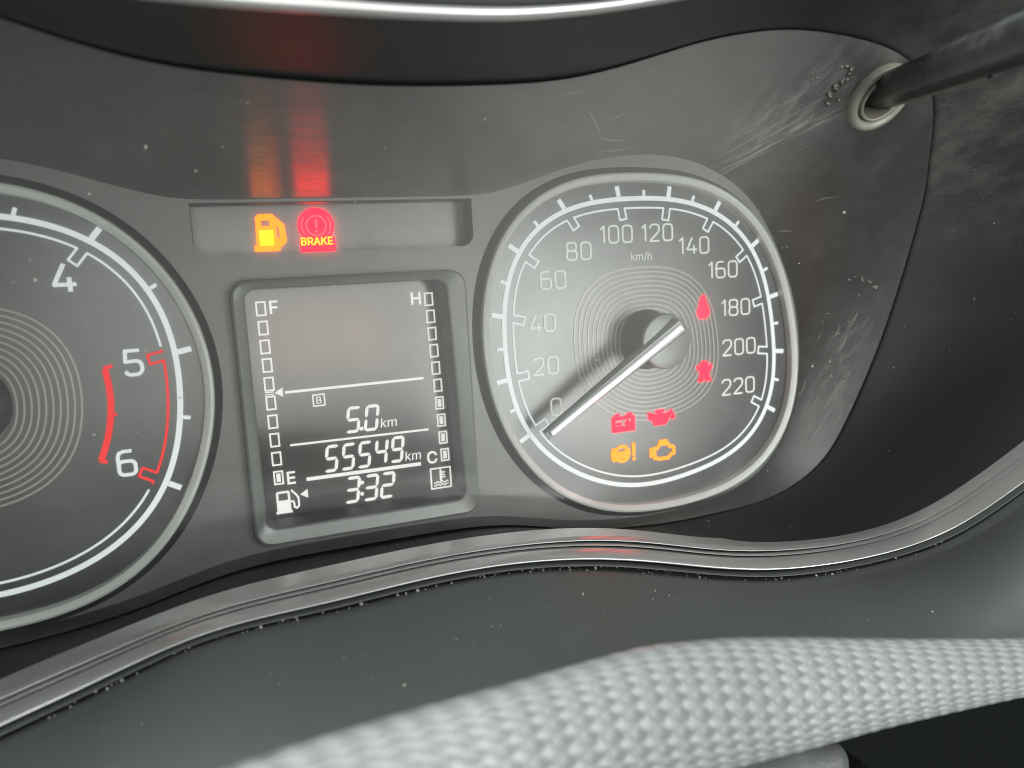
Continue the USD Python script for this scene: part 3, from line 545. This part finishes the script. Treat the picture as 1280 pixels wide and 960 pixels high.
# ------------------------------------------------------------------ dashboard: hood, trim strip, lower panel
dash = thing('dashboard', 'dark moulded dashboard hood and lower panel framing the cluster', 'dashboard')
T_top = [(-700, 1250, .26), (-350, 1060, .23), (-150, 940, .21), (0, 866, .19), (125, 813, .175), (250, 763, .165), (400, 724, .155), (525, 696, .145), (650, 676, .135), (744, 670, .13), (800, 672, .13), (894, 682, .135), (987, 682, .15), (1062, 673, .17), (1122, 657, .19), (1185, 627, .22), (1215, 607, .235), (1280, 560, .27), (1340, 510, .30), (1400, 450, .33), (1460, 360, .36)]
T_bot = [(-700, 1330, .32), (-350, 1130, .29), (-150, 1012, .27), (0, 937, .25), (125, 877, .235), (250, 815, .225), (400, 778, .215), (525, 746, .205), (650, 723, .195), (744, 719, .19), (800, 722, .19), (912, 732, .195), (980, 733, .21), (1045, 725, .225), (1137, 704, .25), (1195, 684, .27), (1225, 668, .285), (1280, 630, .31), (1350, 575, .34), (1415, 510, .37), (1490, 400, .40)]
NT = 420
def smooth_line(pts, n):
    p = np.array([at3(*q) for q in pts]); t = np.r_[0, np.cumsum(np.linalg.norm(np.diff(p, axis=0), axis=1))]
    q = CubicSpline(t, p)(np.linspace(0, t[-1], n)); k = np.hanning(31); k /= k.sum()
    e = np.vstack([2 * q[0] - q[15:0:-1], q, 2 * q[-1] - q[-2:-17:-1]]); return np.stack([np.convolve(e[:, i], k, 'valid') for i in range(3)], 1)
Tt, Tb = smooth_line(T_top, NT), smooth_line(T_bot, NT)
top_line = [at3(*p) for p in ((1500, 250, .40), (1480, 120, .42), (1400, 20, .42), (1250, -40, .425), (1000, -28, .42), (800, 6, .42), (700, 18, .42), (620, 22, .42), (500, 19, .42), (400, 13, .42), (240, 1, .42), (0, -30, .42), (-250, -60, .42), (-600, -20, .42), (-800, 300, .42), (-860, 700, .36), (-800, 1100, .30))]
outer = spline(np.vstack([Tt[::5], np.array(top_line)]), 2400, True)
t_o = np.unwrap(np.arctan2(outer[:, 2] - PC[1], outer[:, 0] - PC[0]))
if t_o[-1] < t_o[0]: t_o, outer = t_o[::-1], outer[::-1]
O = np.stack([np.interp(TA, np.r_[t_o - 2 * np.pi, t_o, t_o + 2 * np.pi], np.r_[outer[:, k], outer[:, k], outer[:, k]]) for k in range(3)], 1)
B0 = np.c_[rim_c[:, 0], -lens_d(rim_c[:, 1]), rim_c[:, 1]]
B = B0 + np.c_[np.cos(TA), np.zeros_like(TA), np.sin(TA)] * .0045
obj('cover_seal', grid(np.array([B0 - np.c_[np.cos(TA), np.zeros_like(TA), np.sin(TA)] * .001 + [0, .010, 0], B + [0, .010, 0]]), close_v=True), 'rubber_black', dash, 'dark gap round the clear cover', smooth=True)
rows = []
rad = O - B
for s in np.linspace(0, 1, 40):
    p = B + rad * s
    out_n = np.c_[np.cos(TA), np.zeros_like(TA), np.sin(TA)]
    wall = np.clip(np.cos(TA), 0, 1)[:, None]            # the right wall is hollowed
    p = p + np.array([0, 1.0, 0]) * (.06 * math.sin(math.pi * s) * wall) * np.clip((np.linalg.norm(rad, axis=1)[:, None] - .1) * 4, 0, 1)
    p[:, 1] += .012 * math.sin(math.pi * s) * np.clip(np.sin(TA), 0, 1) * -1
    rows.append(p)
# first a small outward lip so that the edge of the opening reads as an edge
rows = [r + np.c_[np.zeros_like(TA), np.clip(-np.sin(TA) * 3 + .6, 0, 1) * .010 * i / 39, np.zeros_like(TA)] for i, r in enumerate(rows)]
lip = B + np.c_[np.cos(TA), np.zeros_like(TA), np.sin(TA)] * .004
rows = [B + [0, .03, 0], B + [0, .004, 0], B] + rows[1:]
up_ = np.clip(np.sin(TA), 0, 1)[:, None] ** .5
n_out = np.c_[np.cos(TA), np.zeros_like(TA), np.sin(TA)]
hoodrows = np.array(rows)
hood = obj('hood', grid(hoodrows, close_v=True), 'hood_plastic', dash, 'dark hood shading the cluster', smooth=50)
# rolled front edge over the top, then the dashboard top running back
sel = np.where((TA > .15) & (TA < np.pi - .15))[0]
rolled = []
for off, dd in ((.007, .002), (.010, -.002), (.015, -.004), (.022, -.004), (.034, .0), (.05, .012), (.10, .09), (.15, .25), (.17, .6)):
    q = O[sel].copy(); q += n_out[sel] * off; q[:, 1] += dd; rolled.append(q)
obj('hood_lip', grid(np.array(rolled)), 'hood_plastic', dash, smooth=True)
band = []
for off, dd in ((-.001, .004), (-.001, -.002), (.0005, -.005), (.003, -.006), (.0055, -.005), (.007, -.002), (.0075, .004)):
    q = O[sel].copy(); q += n_out[sel] * off; q[:, 1] += dd; band.append(q)
top_trim = np.array(band)
# trim strip
def prof_rows(prof):
    out = []
    for s, h in prof:
        p = Tt * (1 - s) + Tb * s; p = p + [0, -h, 0]; out.append(p)
    return np.array(out)
rib1 = [(-.05, -.03), (-.01, -.001), (.01, .0012), (.04, .0030), (.065, .0040), (.09, .0034), (.11, .0018), (.12, -.0005), (.122, -.010)]
thin = [(.19, -.010), (.191, .0000), (.20, .0018), (.222, .0020), (.24, .0004), (.242, -.010)]
main = [(.30, -.012), (.302, .000), (.315, .0028), (.345, .0052), (.40, .0072), (.46, .0078), (.52, .0068), (.57, .0042), (.60, .0012), (.62, -.003), (.622, -.018)]
mid_rib = [(.185, -.004), (.19, .0005), (.20, .0042), (.205, .0042), (.21, .0005), (.22, -.006)]
tr = obj('trim_strip', grid(prof_rows(main)), 'silver_paint', dash, 'satin silver trim strip', smooth=True)
obj('upper_trim', grid(top_trim), 'silver_paint', tr, 'silver trim along the front edge of the hood', smooth=True)
obj('trim_rib', grid(prof_rows(rib1)), 'silver_paint', tr, smooth=True)
obj('trim_rib', grid(prof_rows(thin)), 'silver_paint', tr, smooth=True)
obj('trim_groove', grid(prof_rows([(.14, -.0045), (.32, -.0045)])), 'groove_black', tr, smooth=True)
obj('dark_groove', grid(prof_rows([(.60, -.012), (.80, -.012)])), 'groove_black', dash, smooth=True)
obj('inner_rib', grid(prof_rows([(.715, -.016), (.717, -.003), (.73, .0005), (.765, .0005), (.785, -.003), (.79, -.016)])), 'panel_plastic', dash, smooth=True)
obj('dust_gap', grid(prof_rows([(.77, -.009), (.96, -.009)])), 'groove_black', dash, smooth=True)
# lower panel
row0 = prof_rows([(.925, -.014), (.93, -.003), (.95, .001), (1.0, .0015)])
mid = spline(np.array([at3(*p) for p in ((-700, 1420, .38), (-350, 1215, .35), (-150, 1090, .33), (0, 1010, .31), (150, 930, .295), (300, 872, .285), (450, 838, .28), (600, 806, .275), (744, 785, .27), (850, 782, .27), (950, 785, .28), (1050, 782, .31), (1150, 765, .345), (1240, 735, .372), (1320, 690, .39), (1420, 600, .42), (1540, 450, .43))]), NT)
low = spline(np.array([at3(*p) for p in ((-700, 1600, .46), (-350, 1400, .44), (-150, 1260, .42), (0, 1160, .40), (150, 1075, .39), (300, 1005, .38), (450, 950, .37), (600, 905, .36), (744, 872, .355), (850, 862, .355), (950, 860, .36), (1050, 858, .385), (1150, 850, .41), (1240, 835, .43), (1330, 800, .445), (1430, 720, .47), (1560, 560, .46))]), NT)
edge = row0[-1]
sm = []
for s in np.linspace(0, 1, 22)[1:]:
    p = edge * (1 - s) * (1 - 2 * s) + mid * 4 * s * (1 - s) + low * s * (2 * s - 1); sm.append(p)
tail = [low + [0, -.004, -.012], low + [0, .004, -.035], low + [0, .05, -.06], low + [0, .2, -.08]]
panel = obj('lower_panel', grid(np.array(list(row0) + sm + tail)), 'panel_plastic', dash, smooth=60)
gs = []
for _ in range(170):
    k = int(rng.integers(60, 330)); s_ = rng.uniform(.80, .93); gs.append(Tt[k] * (1 - s_) + Tb[k] * s_ + [0, .0075, 0])
obj('groove_grit', specks(gs, .0008), 'dust_grain', dash, 'pale grit caught in the gap under the trim', kind='stuff')
gs = []
allr = np.array(sm)
for _ in range(75):
    p = allr[int(rng.integers(0, 17)), int(rng.integers(90, 400))]; gs.append(p + [0, -.0006, .0006])
for _ in range(60):
    p = hoodrows[int(rng.integers(6, 30)), int(rng.integers(150, 420))]; gs.append(p)
obj('dust_speck', specks(gs, .0006), 'dust_grain', dash, 'dust specks on the dashboard', kind='stuff')

# ------------------------------------------------------------------ steering wheel rim, column cover, knee panel
wheel = thing('steering_wheel', 'steering wheel rim wrapped in silvery carbon-look weave', 'steering wheel', (.6, -.45, -.3))
NW = 1500
wt = spline(np.array([at3(*p) for p in ((-100, 1090, .60), (120, 1015, .58), (290, 962, .56), (400, 926, .55), (500, 896, .54), (600, 868, .53), (700, 840, .515), (800, 813, .50), (870, 803, .49), (960, 798, .48), (1100, 799, .475), (1280, 798, .475), (1450, 800, .48), (1650, 830, .48))]), NW)
wb = spline(np.array([at3(*p) for p in ((-60, 1330, .62), (160, 1240, .60), (330, 1180, .58), (440, 1130, .57), (540, 1085, .56), (640, 1045, .55), (735, 1008, .535), (835, 980, .52), (905, 960, .51), (990, 938, .50), (1130, 901, .495), (1290, 867, .495), (1450, 850, .50), (1640, 870, .50))]), NW)
mids = .5 * (wt + wb); al = np.r_[0, np.cumsum(np.linalg.norm(np.diff(mids, axis=0), axis=1))]
half_w = .5 * np.linalg.norm(wt - wb, axis=1)
tgt = np.gradient(mids, axis=0); tgt /= np.linalg.norm(tgt, axis=1, keepdims=True)
acr = (wt - wb); acr /= np.linalg.norm(acr, axis=1, keepdims=True)
nrmw = np.cross(tgt, acr); nrmw /= np.linalg.norm(nrmw, axis=1, keepdims=True); nrmw *= -np.sign(nrmw[:, 1:2])
NA = 150
ph = np.linspace(0, 2 * np.pi, NA, endpoint=False)
A_, PH = np.meshgrid(al, ph, indexing='ij'); HW = half_w[:, None]
cell = .0132
b_ = PH * .062
p_, q_ = (A_ * .62 + b_ * 1.25) / (cell * 1.45), (A_ * .72 - b_ * 1.0) / (cell * 1.0)
fp, fq = p_ - np.floor(p_), q_ - np.floor(q_)
over = (np.floor(p_) + np.floor(q_)) % 2 < 1
crown = lambda f: np.clip(1 - (2 * f - 1) ** 4, 0, 1)      # across a strand: flat top, steep sides
arch = lambda f: .45 + .55 * np.sin(np.pi * f)            # along a strand: rises over, dives under
hgt = np.where(over, crown(fq) * arch(fp), crown(fp) * arch(fq) * .85) * .0014
ca, sa = np.sign(np.cos(PH)) * abs(np.cos(PH)) ** .9, np.sign(np.sin(PH)) * abs(np.sin(PH)) ** .45
Wp = mids[:, None, :] + acr[:, None, :] * (ca * (HW + hgt * .5))[..., None] + nrmw[:, None, :] * (sa * (.013 + hgt))[..., None]
rim_o = obj('rim', grid(Wp, close_v=True), 'weave_vinyl', wheel, 'woven rim cover', smooth=True)
tone = np.where(over, crown(fq), 1 - crown(fp)).astype(np.float32)      # the strands of one direction are the paler ones
UsdGeom.PrimvarsAPI(rim_o).CreatePrimvar('strand', Sdf.ValueTypeNames.FloatArray, 'vertex').Set(tone.ravel().tolist())

col = thing('steering_column_cover', 'grey plastic steering column cover under the wheel rim', 'column cover', tuple(at3(980, 1000, .25)))
import manifold3d as m3
def rounded(pts, r):
    sp_ = [m3.Manifold.sphere(r, 32).translate(tuple(p)) for p in pts]
    return m3.Manifold.batch_hull(sp_)
c_ = [at3(600, 1060, .36), at3(1035, 950, .36), at3(1035, 1150, .36), at3(600, 1200, .36)]
c_ += [p + [0, .25, 0] for p in c_]
obj('upper_shell', rounded(c_, .022), 'column_plastic', col, smooth=40)
c_ = [at3(700, 1060, .33), at3(1068, 975, .33), at3(1068, 1150, .33), at3(700, 1200, .33)]; c_ += [p + [0, .2, 0] for p in c_]
obj('lower_shell', rounded(c_, .024), 'rubber_black', col, smooth=40)
knee = thing('knee_panel', 'black lower dashboard panel in shadow below the wheel rim', 'panel', (.6, .12, -.75))
v = rounded([np.array(p) for p in ((-1.2, .18, -.56), (2.2, .18, -.56), (2.2, .14, -1.4), (-1.2, .14, -1.4), (-1.2, .3, -.56), (2.2, .3, -.56), (2.2, .3, -1.4), (-1.2, .3, -1.4))], .03)
obj('panel_shell', v, 'rubber_black', knee, smooth=40)
